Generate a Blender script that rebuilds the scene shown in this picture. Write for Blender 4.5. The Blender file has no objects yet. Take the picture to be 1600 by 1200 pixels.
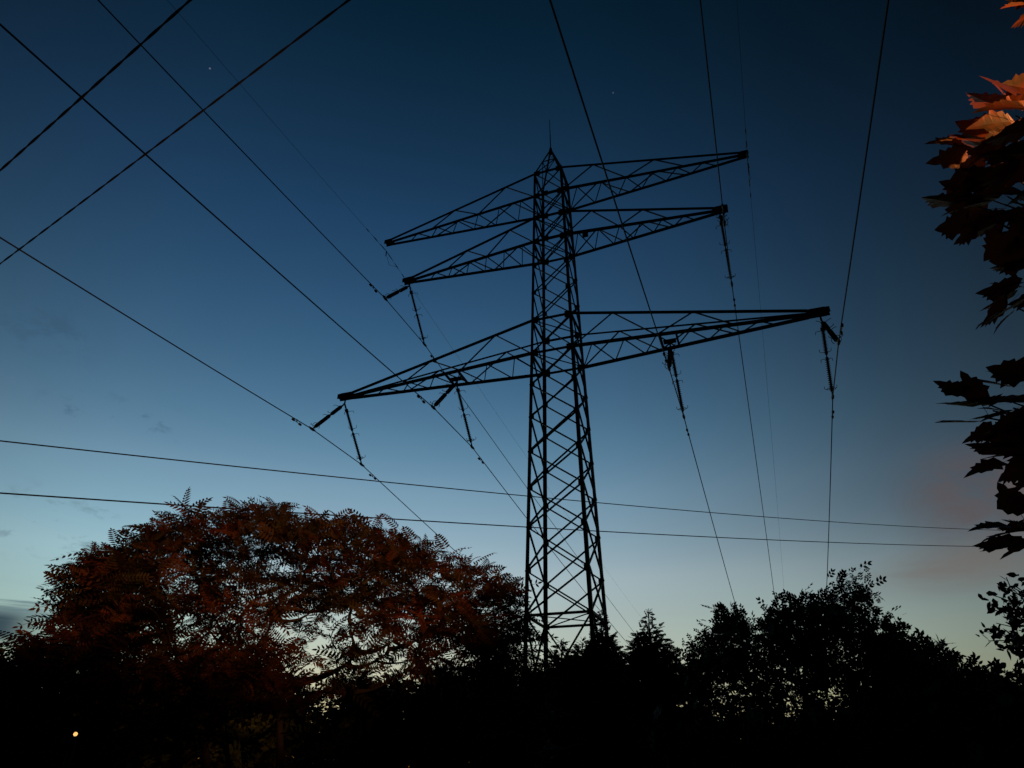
import bpy, math, random
import numpy as np
from mathutils import Matrix, Vector

sc = bpy.context.scene
COL = sc.collection
R = math.radians
rng = np.random.default_rng(11)
random.seed(4)

# ------------------------------------------------------------------ camera
EYE = 1.6
FPX, PITCH, ROLL = 1054.857, 0.5221, 0.0047
cam = bpy.data.cameras.new('camera')
cam.sensor_width = 36.0
cam.lens = 36.0 * FPX / 1600.0
cam.clip_start, cam.clip_end = 0.05, 6000.0
cam_ob = bpy.data.objects.new('camera', cam)
COL.objects.link(cam_ob)
cam_ob.matrix_world = Matrix.Translation((0, 0, EYE)) @ Matrix.Rotation(math.pi / 2 + PITCH, 4, 'X') @ Matrix.Rotation(ROLL, 4, 'Z')
sc.camera = cam_ob

# ------------------------------------------------------------------ exposure (dusk, long exposure)
sc.view_settings.view_transform = 'Standard'
sc.view_settings.look = 'None'
sc.view_settings.gamma = 1.0
sc.view_settings.exposure = 6.0
sc.cycles.max_bounces = 4
sc.cycles.use_denoising = True

# ------------------------------------------------------------------ world: dusk sky after sunset
SUN_AZ = -12.0
world = bpy.data.worlds.new('World')
sc.world = world
world.use_nodes = True
NT = world.node_tree
NN, NL = NT.nodes, NT.links


def wmath(op, a, b=None, c=None, clamp=False):
    n = NN.new('ShaderNodeMath')
    n.operation = op
    n.use_clamp = clamp
    for i, v in enumerate((a, b, c)):
        if v is None:
            continue
        if isinstance(v, (int, float)):
            n.inputs[i].default_value = v
        else:
            NL.new(v, n.inputs[i])
    return n.outputs[0]


def wramp(fac, stops, interp='EASE'):
    n = NN.new('ShaderNodeValToRGB')
    n.color_ramp.interpolation = interp
    el = n.color_ramp.elements
    while len(el) < len(stops):
        el.new(0.5)
    for e, (p, c) in zip(el, stops):
        e.position = p
        e.color = (*c, 1) if not isinstance(c, (int, float)) else (c, c, c, 1)
    NL.new(fac, n.inputs[0])
    return n.outputs[0]


def wmix(fac, a, b, blend='MIX'):
    n = NN.new('ShaderNodeMix')
    n.data_type = 'RGBA'
    n.blend_type = blend
    for s, v in ((n.inputs[0], fac), (n.inputs[6], a), (n.inputs[7], b)):
        if isinstance(v, (int, float)):
            s.default_value = v
        elif isinstance(v, tuple):
            s.default_value = (*v, 1)
        else:
            NL.new(v, s)
    return n.outputs[2]


def bump(x, lo, hi, soft):
    """1 between lo and hi with soft shoulders"""
    a = wmath('SMOOTH_MIN', 1.0, 1.0, 0.0)
    n1 = NN.new('ShaderNodeMapRange'); n1.interpolation_type = 'SMOOTHSTEP'
    n1.inputs[1].default_value = lo - soft; n1.inputs[2].default_value = lo + soft
    NL.new(x, n1.inputs[0])
    n2 = NN.new('ShaderNodeMapRange'); n2.interpolation_type = 'SMOOTHSTEP'
    n2.inputs[1].default_value = hi - soft; n2.inputs[2].default_value = hi + soft
    n2.inputs[3].default_value = 1.0; n2.inputs[4].default_value = 0.0
    NL.new(x, n2.inputs[0])
    NN.remove(a.node)
    return wmath('MULTIPLY', n1.outputs[0], n2.outputs[0])


sky = NN.new('ShaderNodeTexSky')
sky.sky_type = 'NISHITA'
sky.sun_disc = False
sky.sun_elevation = R(-6)
sky.sun_rotation = R(SUN_AZ)
sky.altitude = 200
sky.ozone_density = 2.0
tc = NN.new('ShaderNodeTexCoord')
nrm = NN.new('ShaderNodeVectorMath'); nrm.operation = 'NORMALIZE'
NL.new(tc.outputs['Generated'], nrm.inputs[0])
sep = NN.new('ShaderNodeSeparateXYZ')
NL.new(nrm.outputs[0], sep.inputs[0])
X, Y, Z = sep.outputs
AZ = wmath('DEGREES', wmath('ARCTAN2', X, Y))
EL = wmath('DEGREES', wmath('ARCSINE', Z))
G = 9.0
stops = [(0.0, (1.3, 1.6, 1.7)), (0.034, (1.5, 1.75, 1.5)), (0.0716, (2.24, 1.69, .91)), (0.1185, (3.35, 2.16, 1.04)), (0.1918, (5.86, 3.63, 1.72)),
         (0.2392, (8.04, 4.96, 2.37)), (0.3495, (8.45, 6.54, 3.31)), (0.4231, (6.66, 6.58, 3.56)), (0.5604, (4.22, 5.83, 3.74)),
         (0.676, (2.72, 4.95, 3.76)), (0.8505, (.78, 2.87, 2.21)), (1.0, (.5, 2.2, 2.0))]
grade = wramp(Z, [(p, tuple(v / G for v in c)) for p, c in stops], 'LINEAR')
col = wmix(1.0, sky.outputs[0], grade, 'MULTIPLY')
# the afterglow is strongest over the sunset point and dies away round the horizon
dcos = wmath('COSINE', wmath('RADIANS', wmath('SUBTRACT', AZ, SUN_AZ)))
glow = wramp(wmath('MULTIPLY_ADD', dcos, 0.5, 0.5), [(0.0, 0.04), (0.5, 0.10), (0.75, 0.36), (0.86, 0.62), (0.93, 0.88), (0.965, 1.0), (1.0, 1.02)], 'LINEAR')
high = wmath('MULTIPLY', bump(EL, 62.0, 200.0, 14.0), 0.6)
glow = wmix(high, glow, (0.75, 0.75, 0.75))
low = wmath('MULTIPLY', bump(EL, -20.0, 12.0, 7.0), bump(AZ, 15.0, 60.0, 10.0))
glow = wmix(wmath('MULTIPLY', low, 0.8), glow, (1.35, 1.46, 1.40))
col = wmix(1.0, col, glow, 'MULTIPLY')
lft = wmath('MULTIPLY', bump(EL, -20.0, 19.0, 6.0), bump(AZ, -90.0, -24.0, 9.0))
col = wmix(lft, col, (0.97, 1.18, 1.20), 'MULTIPLY')
gain = NN.new('ShaderNodeVectorMath'); gain.operation = 'SCALE'
NL.new(col, gain.inputs[0]); gain.inputs[3].default_value = G * 1.03
col = gain.outputs[0]


def noise(sx, sy, scale, detail, rough=0.55, off=0.0, dist=0.0):
    cmb = NN.new('ShaderNodeCombineXYZ')
    NL.new(wmath('MULTIPLY', AZ, sx), cmb.inputs[0])
    NL.new(wmath('MULTIPLY', EL, sy), cmb.inputs[1])
    cmb.inputs[2].default_value = off
    t = NN.new('ShaderNodeTexNoise')
    t.inputs['Scale'].default_value = scale
    t.inputs['Detail'].default_value = detail
    t.inputs['Roughness'].default_value = rough
    t.inputs['Distortion'].default_value = dist
    NL.new(cmb.outputs[0], t.inputs['Vector'])
    return t.outputs[0]


def cloud(col, az0, az1, el0, el1, saz, sel, n, lo, hi, tint, dens):
    m = wmath('MULTIPLY', bump(AZ, az0, az1, saz), bump(EL, el0, el1, sel))
    v = NN.new('ShaderNodeMapRange'); v.interpolation_type = 'SMOOTHSTEP'
    v.inputs[1].default_value = lo; v.inputs[2].default_value = hi
    NL.new(n, v.inputs[0])
    f = wmath('MULTIPLY', wmath('MULTIPLY', m, v.outputs[0]), dens, clamp=True)
    return wmix(f, col, tint)


def lin(r, g, b):
    k = 2.0 ** -6 / 0.15
    f = lambda c: ((c / 255 + .055) / 1.055) ** 2.4 if c > 10 else c / 255 / 12.92
    return (f(r) * k, f(g) * k, f(b) * k)


streak = noise(0.06, 0.8, 1.0, 5.0, 0.6, 3.0, 0.3)
col = cloud(col, -80, -34, 7.2, 9.2, 2.0, 0.6, streak, 0.20, 0.45, lin(50, 69, 80), 0.97)
streak2 = noise(0.09, 1.1, 1.0, 6.0, 0.6, 9.0, 0.4)
col = cloud(col, -80, -32, 9.0, 10.6, 3.0, 0.5, streak2, 0.42, 0.62, lin(88, 112, 122), 0.85)
wisp = noise(0.42, 0.75, 1.0, 6.0, 0.62, 4.2, 0.25)
col = cloud(col, -39, -30, 13.0, 17.0, 1.5, 1.2, wisp, 0.53, 0.68, lin(100, 128, 138), 0.5)
col = cloud(col, -38, -29, 22.3, 24.4, 1.5, 0.8, wisp, 0.52, 0.68, lin(62, 88, 112), 0.5)
col = cloud(col, -45, -36.5, 26.5, 29, 1.5, 1.2, wisp, 0.44, 0.68, lin(52, 78, 102), 0.45)
smoke = noise(0.15, 0.20, 1.0, 5.0, 0.60, 7.7, 0.6)
col = cloud(col, 32.5, 90, 14.0, 19.5, 3.2, 2.6, smoke, 0.26, 0.56, lin(92, 82, 82), 0.92)
smoke2 = noise(0.07, 0.22, 1.0, 4.0, 0.55, 1.3, 0.5)
col = cloud(col, 28.5, 90, 11.3, 13.8, 4.5, 1.3, smoke2, 0.32, 0.66, lin(112, 103, 97), 0.72)
col = cloud(col, -90, 90, 2.0, 5.5, 8.0, 1.2, streak2, 0.45, 0.68, lin(150, 158, 150), 0.6)


def star(col, px, py, size, power):
    u, v = (px - 800) / FPX, (600 - py) / FPX
    u, v = u * math.cos(ROLL) - v * math.sin(ROLL), u * math.sin(ROLL) + v * math.cos(ROLL)
    d = Vector((u, math.cos(PITCH) - v * math.sin(PITCH), math.sin(PITCH) + v * math.cos(PITCH))).normalized()
    n = NN.new('ShaderNodeVectorMath'); n.operation = 'DISTANCE'
    NL.new(nrm.outputs[0], n.inputs[0]); n.inputs[1].default_value = d
    m = NN.new('ShaderNodeMapRange')
    m.inputs[1].default_value = 0.0; m.inputs[2].default_value = size
    m.inputs[3].default_value = 1.0; m.inputs[4].default_value = 0.0
    NL.new(n.outputs['Value'], m.inputs[0])
    return wmix(wmath('MULTIPLY', m.outputs[0], power), col, lin(200, 210, 225))


col = star(col, 328, 107, 0.0015, 0.28)
col = star(col, 958, 145, 0.0014, 0.15)
bg = NN['Background']
NL.new(col, bg.inputs[0])
bg.inputs[1].default_value = 0.15

# ------------------------------------------------------------------ materials


def material(name, base, var=None, scale=3.0, rough=0.6, spec=0.3, metallic=0.0, bumpy=0.0, detail=4.0):
    m = bpy.data.materials.new(name)
    m.use_nodes = True
    nt = m.node_tree
    b = nt.nodes['Principled BSDF']
    b.inputs['Roughness'].default_value = rough
    b.inputs['Specular IOR Level'].default_value = spec
    b.inputs['Metallic'].default_value = metallic
    t = nt.nodes.new('ShaderNodeTexCoord')
    n = nt.nodes.new('ShaderNodeTexNoise')
    n.inputs['Scale'].default_value = scale
    n.inputs['Detail'].default_value = detail
    nt.links.new(t.outputs['Object'], n.inputs['Vector'])
    r = nt.nodes.new('ShaderNodeValToRGB')
    cols = [base] + (var or [tuple(c * 0.6 for c in base)])
    el = r.color_ramp.elements
    while len(el) < len(cols):
        el.new(0.5)
    for i, (e, c) in enumerate(zip(el, cols)):
        e.position = 0.34 + 0.34 * i / max(1, len(cols) - 1)
        e.color = (*c, 1)
    nt.links.new(n.outputs[0], r.inputs[0])
    nt.links.new(r.outputs[0], b.inputs['Base Color'])
    if bumpy:
        bn = nt.nodes.new('ShaderNodeBump')
        bn.inputs['Strength'].default_value = bumpy
        nt.links.new(n.outputs[0], bn.inputs['Height'])
        nt.links.new(bn.outputs[0], b.inputs['Normal'])
    return m


M = {
    'steel': material('painted_steel', (.055, .05, .045), [(.035, .037, .036), (.07, .05, .04)], 6.0, 0.55, 0.2),
    'plate': material('weathered_steel', (.07, .045, .035), [(.04, .036, .034)], 9.0, 0.6, 0.2),
    'rod': material('porcelain_brown', (.05, .025, .018), [(.035, .018, .014)], 20.0, 0.3, 0.4),
    'fitting': material('galvanised_fitting', (.10, .10, .10), [(.06, .06, .06)], 30.0, 0.5, 0.3),
    'wire': material('aluminium_strand', (.07, .07, .075), [(.045, .045, .05)], 40.0, 0.6, 0.2),
    'cable': material('black_cable_sheath', (.02, .02, .022), [(.03, .03, .03)], 30.0, 0.6, 0.2),
    'sumac': material('sumac_leaf', (.16, .042, .020), [(.07, .035, .016), (.035, .032, .014), (.13, .032, .016)], 0.9, 0.55, 0.15),
    'sumac_red': material('red_sumac_leaf', (.21, .05, .024), [(.06, .035, .016), (.15, .045, .02), (.04, .03, .015)], 1.4, 0.55, 0.15),
    'maple': material('maple_leaf', (.24, .065, .02), [(.06, .04, .015), (.20, .045, .016), (.04, .03, .012)], 4.5, 0.5, 0.2),
    'leaf': material('green_leaf', (.04, .06, .02), [(.06, .07, .025), (.035, .05, .02)], 2.0, 0.6, 0.12),
    'dry': material('dry_leaf', (.07, .05, .02), [(.05, .05, .02)], 3.0, 0.6, 0.15),
    'conifer': material('conifer_needle', (.025, .045, .02), [(.04, .055, .025)], 3.0, 0.65, 0.1),
    'bark': material('bark', (.06, .045, .035), [(.035, .027, .02)], 9.0, 0.85, 0.1, bumpy=0.6),
    'grass': material('meadow_grass', (.05, .075, .025), [(.08, .08, .035), (.04, .055, .02)], 0.7, 0.9, 0.1, bumpy=0.5),
    'hill': material('distant_woods', (.03, .04, .025), [(.05, .055, .03)], 0.03, 0.9, 0.1),
    'post': material('lamp_post_paint', (.03, .032, .03), [(.045, .045, .04)], 12.0, 0.5, 0.3),
    'concrete': material('footing_concrete', (.30, .29, .27), [(.22, .21, .2)], 5.0, 0.85, 0.1, bumpy=0.3),
}


def emissive(name, colr, strength):
    m = bpy.data.materials.new(name)
    m.use_nodes = True
    b = m.node_tree.nodes['Principled BSDF']
    b.inputs['Base Color'].default_value = (.6, .5, .35, 1)
    b.inputs['Emission Color'].default_value = (*colr, 1)
    b.inputs['Emission Strength'].default_value = strength
    return m


for k, c in (('maple', (.30, .07, .02)), ('sumac', (.16, .04, .02)), ('sumac_red', (.18, .04, .02))):
    nt = M[k].node_tree
    out = nt.nodes['Material Output']
    tr_ = nt.nodes.new('ShaderNodeBsdfTranslucent')
    tr_.inputs[0].default_value = (*c, 1)
    mx_ = nt.nodes.new('ShaderNodeMixShader')
    mx_.inputs[0].default_value = .16 if k == 'maple' else .12
    nt.links.new(nt.nodes['Principled BSDF'].outputs[0], mx_.inputs[1])
    nt.links.new(tr_.outputs[0], mx_.inputs[2])
    nt.links.new(mx_.outputs[0], out.inputs[0])
M['glow'] = emissive('warm_lamp_glass', (1.0, .50, .14), 0.022)

# ------------------------------------------------------------------ mesh helpers


def V(*a):
    return np.array(a, float)


def unit(v):
    v = np.asarray(v, float)
    return v / (np.linalg.norm(v) + 1e-12)


def frame(d):
    d = unit(d)
    up = V(0, 0, 1) if abs(d[2]) < 0.95 else V(1, 0, 0)
    a = unit(np.cross(up, d))
    return a, np.cross(d, a)


class MB:
    """collects verts and faces, then links them as ONE mesh object"""

    def __init__(self):
        self.v, self.f, self.n = [], [], 0

    def add(self, verts, faces):
        verts = np.asarray(verts, float)
        self.v.append(verts)
        self.f += [tuple(i + self.n for i in q) for q in faces]
        self.n += len(verts)

    def bar(self, a, b, w, h=None):
        a, b = np.asarray(a, float), np.asarray(b, float)
        h = h or w
        x, y = frame(b - a)
        c = [(-w / 2, -h / 2), (w / 2, -h / 2), (w / 2, h / 2), (-w / 2, h / 2)]
        vs = [p + x * i + y * j for p in (a, b) for i, j in c]
        self.add(vs, [(0, 1, 5, 4), (1, 2, 6, 5), (2, 3, 7, 6), (3, 0, 4, 7), (3, 2, 1, 0), (4, 5, 6, 7)])

    def angle(self, a, b, w, t, out):
        """L-section bar; out is the direction of the outer corner"""
        a, b = np.asarray(a, float), np.asarray(b, float)
        d = unit(b - a)
        o = np.asarray(out, float)
        o = unit(o - d * (o @ d))
        s = np.cross(d, o)
        x, y = unit(-o + s), unit(-o - s)
        base = o * w * 0.35
        pts = [(0, 0), (w, 0), (w, t), (t, t), (t, w), (0, w)]
        vs = [p + base + x * i + y * j for p in (a, b) for i, j in pts]
        fs = [(i, (i + 1) % 6, 6 + (i + 1) % 6, 6 + i) for i in range(6)] + [(5, 4, 3, 2, 1, 0), (6, 7, 8, 9, 10, 11)]
        self.add(vs, fs)

    def tube(self, pts, r, n=6, cap=True):
        pts = np.asarray(pts, float)
        k = len(pts)
        r = np.broadcast_to(np.asarray(r, float), (k,))
        t = np.gradient(pts, axis=0)
        vs = []
        x0 = None
        for i in range(k):
            d = unit(t[i])
            if x0 is None:
                x0, _ = frame(d)
            x0 = unit(x0 - d * (x0 @ d))
            y0 = np.cross(d, x0)
            for j in range(n):
                an = 2 * math.pi * j / n
                vs.append(pts[i] + r[i] * (x0 * math.cos(an) + y0 * math.sin(an)))
        fs = []
        for i in range(k - 1):
            for j in range(n):
                fs.append((i * n + j, i * n + (j + 1) % n, (i + 1) * n + (j + 1) % n, (i + 1) * n + j))
        if cap:
            fs += [tuple(range(n - 1, -1, -1)), tuple(range((k - 1) * n, k * n))]
        self.add(vs, fs)

    def plate(self, c, x, y, w, h, t):
        c = np.asarray(c, float)
        x, y = unit(x), unit(y)
        z = np.cross(x, y)
        vs = [c + x * i * w / 2 + y * j * h / 2 + z * k * t / 2 for k in (-1, 1) for i, j in ((-1, -1), (1, -1), (1, 1), (-1, 1))]
        self.add(vs, [(3, 2, 1, 0), (4, 5, 6, 7), (0, 1, 5, 4), (1, 2, 6, 5), (2, 3, 7, 6), (3, 0, 4, 7)])

    def scatter(self, tv, tf, pos, rot, scl):
        """copies of a small leaf template: pos (N,3), rot (N,3,3), scl (N,)"""
        tv = np.asarray(tv, float)
        vs = np.einsum('nij,kj->nki', rot, tv) * np.asarray(scl)[:, None, None] + np.asarray(pos)[:, None, :]
        k = len(tv)
        base = self.n
        for i in range(len(pos)):
            o = base + i * k
            self.f += [tuple(q + o for q in f) for f in tf]
        self.v.append(vs.reshape(-1, 3))
        self.n += len(pos) * k

    def build(self, name, mat, parent=None, org=None, smooth=False):
        me = bpy.data.meshes.new(name)
        v = np.concatenate(self.v)
        if org is None:
            org = V(*parent_world(parent)) if parent else V(0, 0, 0)
        v = v - np.asarray(org)
        me.from_pydata(v.tolist(), [], self.f)
        me.materials.append(M[mat])
        if smooth:
            me.polygons.foreach_set('use_smooth', [True] * len(me.polygons))
        o = bpy.data.objects.new(name, me)
        COL.objects.link(o)
        if parent:
            o.parent = parent
        else:
            o.location = org
        return o


def parent_world(p):
    l = V(0, 0, 0)
    while p:
        l = l + V(*p.location)
        p = p.parent
    return l


def thing(name, label, cat, loc, group=None):
    o = bpy.data.objects.new(name, None)
    COL.objects.link(o)
    o.empty_display_size = 0.3
    o.location = loc
    tag(o, label, cat, group)
    return o


def tag(o, label=None, cat=None, group=None, kind=None):
    for k, v in (('label', label), ('category', cat), ('group', group), ('kind', kind)):
        if v:
            o[k] = v
    return o


def ray(px, py):
    u, v = (px - 800) / FPX, (600 - py) / FPX
    u, v = u * math.cos(ROLL) - v * math.sin(ROLL), u * math.sin(ROLL) + v * math.cos(ROLL)
    return V(u, math.cos(PITCH) - v * math.sin(PITCH), math.sin(PITCH) + v * math.cos(PITCH))


def at(px, py, dist):
    """world point seen in that direction at a plan distance from where the photographer stood"""
    r = ray(px, py)
    return V(0, 0, EYE) + r * dist / math.hypot(r[0], r[1])


def px_size(dist, n=1.0):
    return n * dist / FPX * 1.05


# ------------------------------------------------------------------ ground
g = MB()
nx = 48
xs = np.sign(np.linspace(-1, 1, nx)) * np.abs(np.linspace(-1, 1, nx)) ** 3 * 2500
gv = [(x, y + 30, 0.15 * math.sin(x * .11) * math.cos(y * .09) * (1 if max(abs(x), abs(y)) < 300 else 0) - 0.1) for y in xs for x in xs]
g.add(gv, [(j * nx + i, j * nx + i + 1, (j + 1) * nx + i + 1, (j + 1) * nx + i) for j in range(nx - 1) for i in range(nx - 1)])
tag(g.build('ground', 'grass'), kind='structure')

h = MB()
az = np.linspace(R(-75), R(75), 160)
hv = []
for i, a in enumerate(az):
    hh = 14 + 6 * math.sin(a * 7) + 4 * math.sin(a * 19 + 1) + 2.0 * math.sin(a * 53)
    for rr, zz in ((820, -2), (860, hh * .7), (930, hh), (1100, -2)):
        hv.append((rr * math.sin(a), rr * math.cos(a), zz))
h.add(hv, [(i * 4 + j, (i + 1) * 4 + j, (i + 1) * 4 + j + 1, i * 4 + j + 1) for i in range(159) for j in range(3)])
tag(h.build('hills', 'hill', smooth=True), kind='structure')

# ------------------------------------------------------------------ transmission tower
CX, CY, TAZ = 2.1194, 26.4507, -0.3377
AX = V(math.cos(TAZ), math.sin(TAZ), 0)      # along the cross-arms
BX = V(-math.sin(TAZ), math.cos(TAZ), 0)     # along the line
Z1, Z2, Z3, Z4, Z5, Z6 = [z + EYE for z in (28.0474, 26.3623, 24.7895, 23.1849, 18.3062, 16.4805)]
ZAP, ZROD = 30.496 + EYE, 33.0231 + EYE
NZ = [z + EYE for z in (14.8264, 13.2182, 11.5834, 9.9587, 8.3266, 6.6107, 4.9882)]
W1, W6, WN = 0.752, 0.9765, 1.2434


def half(z):
    if z >= Z6:
        t = (z - Z6) / (Z1 - Z6)
        return W6 * (1 - t) + W1 * t
    t = (Z6 - z) / (Z6 - NZ[-1])
    return W6 * (1 - t) + WN * t


def tp(a, b, z):
    return V(CX, CY, z) + AX * a + BX * b


def corner(i, z):
    s = ((-1, -1), (1, -1), (1, 1), (-1, 1))[i]
    return tp(s[0] * half(z), s[1] * half(z), z)


tower = thing('transmission_tower', 'tall dark lattice steel electricity pylon with three cross-arms rising behind the trees', 'pylon', (CX, CY, 0))
low_z = 0.25
levels = [Z1, Z2, Z3, Z4, Z4 - (Z4 - Z5) / 3, Z4 - 2 * (Z4 - Z5) / 3, Z5, Z6] + NZ + [2.9, low_z]
for i in range(4):
    out = corner(i, 5) - tp(0, 0, 5)
    mb = MB()
    mb.angle(corner(i, low_z), corner(i, Z6), 0.145, 0.016, out)
    mb.angle(corner(i, Z6), corner(i, Z1), 0.125, 0.014, out)
    lg = mb.build('leg', 'steel', tower)
    for z in levels[:-1]:
        gp = MB()
        big = z in (Z1, Z2, Z3, Z4, Z5, Z6)
        s = 0.34 if big else 0.20
        c = corner(i, z)
        ta = AX * (-1 if i in (1, 2) else 1)
        tb = BX * (-1 if i in (2, 3) else 1)
        gp.plate(c + ta * s * .42, ta, V(0, 0, 1), s, s * 1.05, 0.014)
        gp.plate(c + tb * s * .42, tb, V(0, 0, 1), s * .97, s, 0.013)
        gp.build('gusset_plate', 'plate', lg)
    ft = MB()
    c = corner(i, 0)
    ft.tube([c + V(0, 0, -0.3), c + V(0, 0, 0.2), c + V(0, 0, 0.27)], [0.34, 0.34, 0.24], 12)
    ft.build('footing', 'concrete', lg)
for k in range(len(levels) - 1):
    za, zb = levels[k], levels[k + 1]
    for i in range(4):
        j = (i + 1) % 4
        mb = MB()
        w = 0.055 if za > Z6 else 0.07
        o = unit((corner(i, za) + corner(j, za)) / 2 - tp(0, 0, za))
        mb.bar(corner(i, za) + o * .03, corner(j, zb) + o * .03, w, w * .8)
        mb.bar(corner(j, za) - o * .02, corner(i, zb) - o * .02, w, w * .8)
        mb.build('cross_brace', 'steel', tower)
for z in (Z1, Z2, Z3, Z4, Z5, Z6, NZ[-1]):
    mb = MB()
    for i in range(4):
        mb.bar(corner(i, z), corner((i + 1) % 4, z), 0.085, 0.085)
    if z != Z1:
        mb.bar(corner(0, z) + V(0, 0, .03), corner(2, z) + V(0, 0, .03), 0.05, 0.03)
        mb.bar(corner(1, z) - V(0, 0, .03), corner(3, z) - V(0, 0, .03), 0.05, 0.03)
    mb.build('horizontal_frame', 'steel', tower)
# peak
pk = MB()
apex = tp(0, 0, ZAP)
zm = Z1 + (ZAP - Z1) * .5
for i in range(4):
    pk.bar(corner(i, Z1), apex, 0.075)
    j = (i + 1) % 4
    mi, mj = (corner(i, Z1) + apex) / 2, (corner(j, Z1) + apex) / 2
    pk.bar(mi, mj, 0.04)
    pk.bar(corner(i, Z1), mj, 0.04)
    pk.bar(mi * .5 + apex * .5, mj, 0.03)
pk.tube([apex - V(0, 0, .3), apex + V(0, 0, .12)], [0.13, 0.07], 8)
peak = pk.build('peak', 'steel', tower)
rd = MB()
rd.tube([apex, apex + V(0, 0, .9), V(*apex[:2], ZROD)], [0.034, 0.03, 0.016], 6)
rd.build('lightning_rod', 'fitting', peak)


def cross_arm(side, zt, zb, L, block, heavy):
    """box arm of four chords running from the tower body to a plated tip"""
    fr, bk = (1, 2) if side > 0 else (0, 3)
    tip = lambda b, dz: tp(side * (L - block), b, zb + dz)
    ch = {'tf': (corner(fr, zt), tip(-.10, .20)), 'tb': (corner(bk, zt), tip(.10, .20)),
          'bf': (corner(fr, zb), tip(-.10, 0.0)), 'bb': (corner(bk, zb), tip(.10, 0.0))}
    mb = MB()
    mb.bar(*ch['bf'], 0.105 * heavy)
    arm = mb.build('cross_arm', 'steel', tower)
    for key, w in (('bb', .105 * heavy), ('tf', .085 * heavy), ('tb', .06)):
        mb = MB()
        mb.bar(*ch[key], w)
        mb.build('chord', 'steel', arm)
    P = lambda key, t: ch[key][0] * (1 - t) + ch[key][1] * t
    # sparse zigzag in the two side faces
    for s in ('f', 'b'):
        mb = MB()
        seq = [('b', 0.0), ('t', .19), ('b', .37), ('t', .54), ('b', .70)]
        for (k0, t0), (k1, t1) in zip(seq, seq[1:]):
            mb.bar(P(k0 + s, t0), P(k1 + s, t1), 0.05, 0.05)
        mb.build('side_brace', 'steel', arm)
    # close zigzag between the two bottom chords, and a few ties across the top
    mb = MB()
    ts = [0.0] + [.085 + .0715 * i for i in range(12)]
    for i in range(len(ts) - 1):
        k0, k1 = ('bb', 'bf') if i % 2 == 0 else ('bf', 'bb')
        mb.bar(P(k0, ts[i]), P(k1, ts[i + 1]), 0.042, 0.042)
    mb.build('floor_brace', 'steel', arm)
    mb = MB()
    c = tp(side * (L - block / 2 + .02), 0, zb + .09)
    for b in (-.13, .13):
        mb.plate(c + BX * b, AX, V(0, 0, 1), block + .22, .27, .02)
    mb.plate(tp(side * (L + .03), 0, zb + .10), BX, V(0, 0, 1), .27, .30, .02)
    mb.plate(tp(side * (L - block * .5), 0, zb - .06), AX, BX, block, .24, .02)
    mb.plate(tp(side * (L - block * .5), 0, zb + .25), AX, BX, block * .9, .24, .02)
    mb.build('tip_plate', 'plate', arm)
    return arm, P


arms = {}
for side in (-1, 1):
    for nm, zt, zb, L, block, hv_ in (('top', Z1, Z2, 9.9021, .28, .9), ('mid', Z3, Z4, 8.449, .5, 1.0), ('low', Z5, Z6, 11.5, .7, 1.15)):
        arms[(side, nm)] = cross_arm(side, zt, zb, L, block, hv_)
ZI = 5.0928
for side in (-1, 1):
    arm, P = arms[(side, 'low')]
    t = (ZI - half(Z6)) / (11.5 - .7 - half(Z6))
    mb = MB()
    for dt in (-.035, .035):
        mb.bar(P('bf', t + dt), P('bb', t + dt), 0.085, 0.10)
    mb.plate(tp(side * ZI, 0, Z6 - .03), AX, BX, .55, .34, .03)
    mb.build('hanger_beam', 'plate', arm)
arm, P = arms[(1, 'mid')]
mb = MB()
c = P('bf', .135) - V(0, 0, .18)
mb.plate(c, AX, V(0, 0, 1), .26, .26, .16)
mb.bar(c + V(0, 0, .1), c + V(0, 0, .22), .05)
mb.build('junction_box', 'plate', arm)

# ------------------------------------------------------------------ conductors, insulators and earth wires
D1 = unit(V(0.33997, 0.94044, 0))
D2 = unit(V(0.34131, 0.93995, 0))
LINES = {
    'Lout': ([-8.472, 30.171, 15.652], [-9.223, 28.094, 13.71], [-7.719, 32.246, 13.71], (-0.06907, -0.1113, 0.00054, 0.00058)),
    'Linn': ([-2.686, 28.138, 15.738], [-3.436, 26.062, 13.796], [-1.932, 30.214, 13.796], (-0.07488, -0.12003, 0.0006, 0.00057)),
    'Lmid': ([-5.594, 29.16, 22.406], [-6.345, 27.083, 20.464], [-4.84, 31.235, 20.464], (-0.08308, -0.11713, 0.00079, 0.0003)),
    'Rinn': ([6.924, 24.763, 15.738], [6.174, 22.687, 13.796], [7.678, 26.839, 13.796], (-0.07654, -0.12547, 0.00089, 0.00063)),
    'Rmid': ([9.833, 23.742, 22.406], [9.082, 21.665, 20.464], [10.586, 25.817, 20.464], (-0.14451, -0.16605, 0.00079, 0.00058)),
    'Rout': ([12.711, 22.731, 15.652], [11.961, 20.654, 13.71], [13.465, 24.806, 13.71], (-0.05993, -0.14137, 0.00049, 0.00058)),
    'Lear': ([-7.223, 29.732, 25.543], [-7.223, 29.732, 25.835], [-7.223, 29.732, 25.835], (-0.09224, -0.106, 0.0008, 0.00031)),
    'Rear': ([11.462, 23.17, 25.543], [11.462, 23.17, 25.835], [11.462, 23.17, 25.835], (-0.03287, -0.0973, 0.00081, 0.00036)),
}
WHERE = {
    'Lout': 'left tip of the lowest cross-arm', 'Linn': 'left half of the lowest cross-arm, midway along',
    'Lmid': 'left tip of the middle cross-arm', 'Rinn': 'right half of the lowest cross-arm, midway along',
    'Rmid': 'right tip of the middle cross-arm', 'Rout': 'right tip of the lowest cross-arm',
    'Lear': 'the left tip of the topmost cross-arm', 'Rear': 'the right tip of the topmost cross-arm',
}
UP = V(0, 0, EYE)


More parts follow.
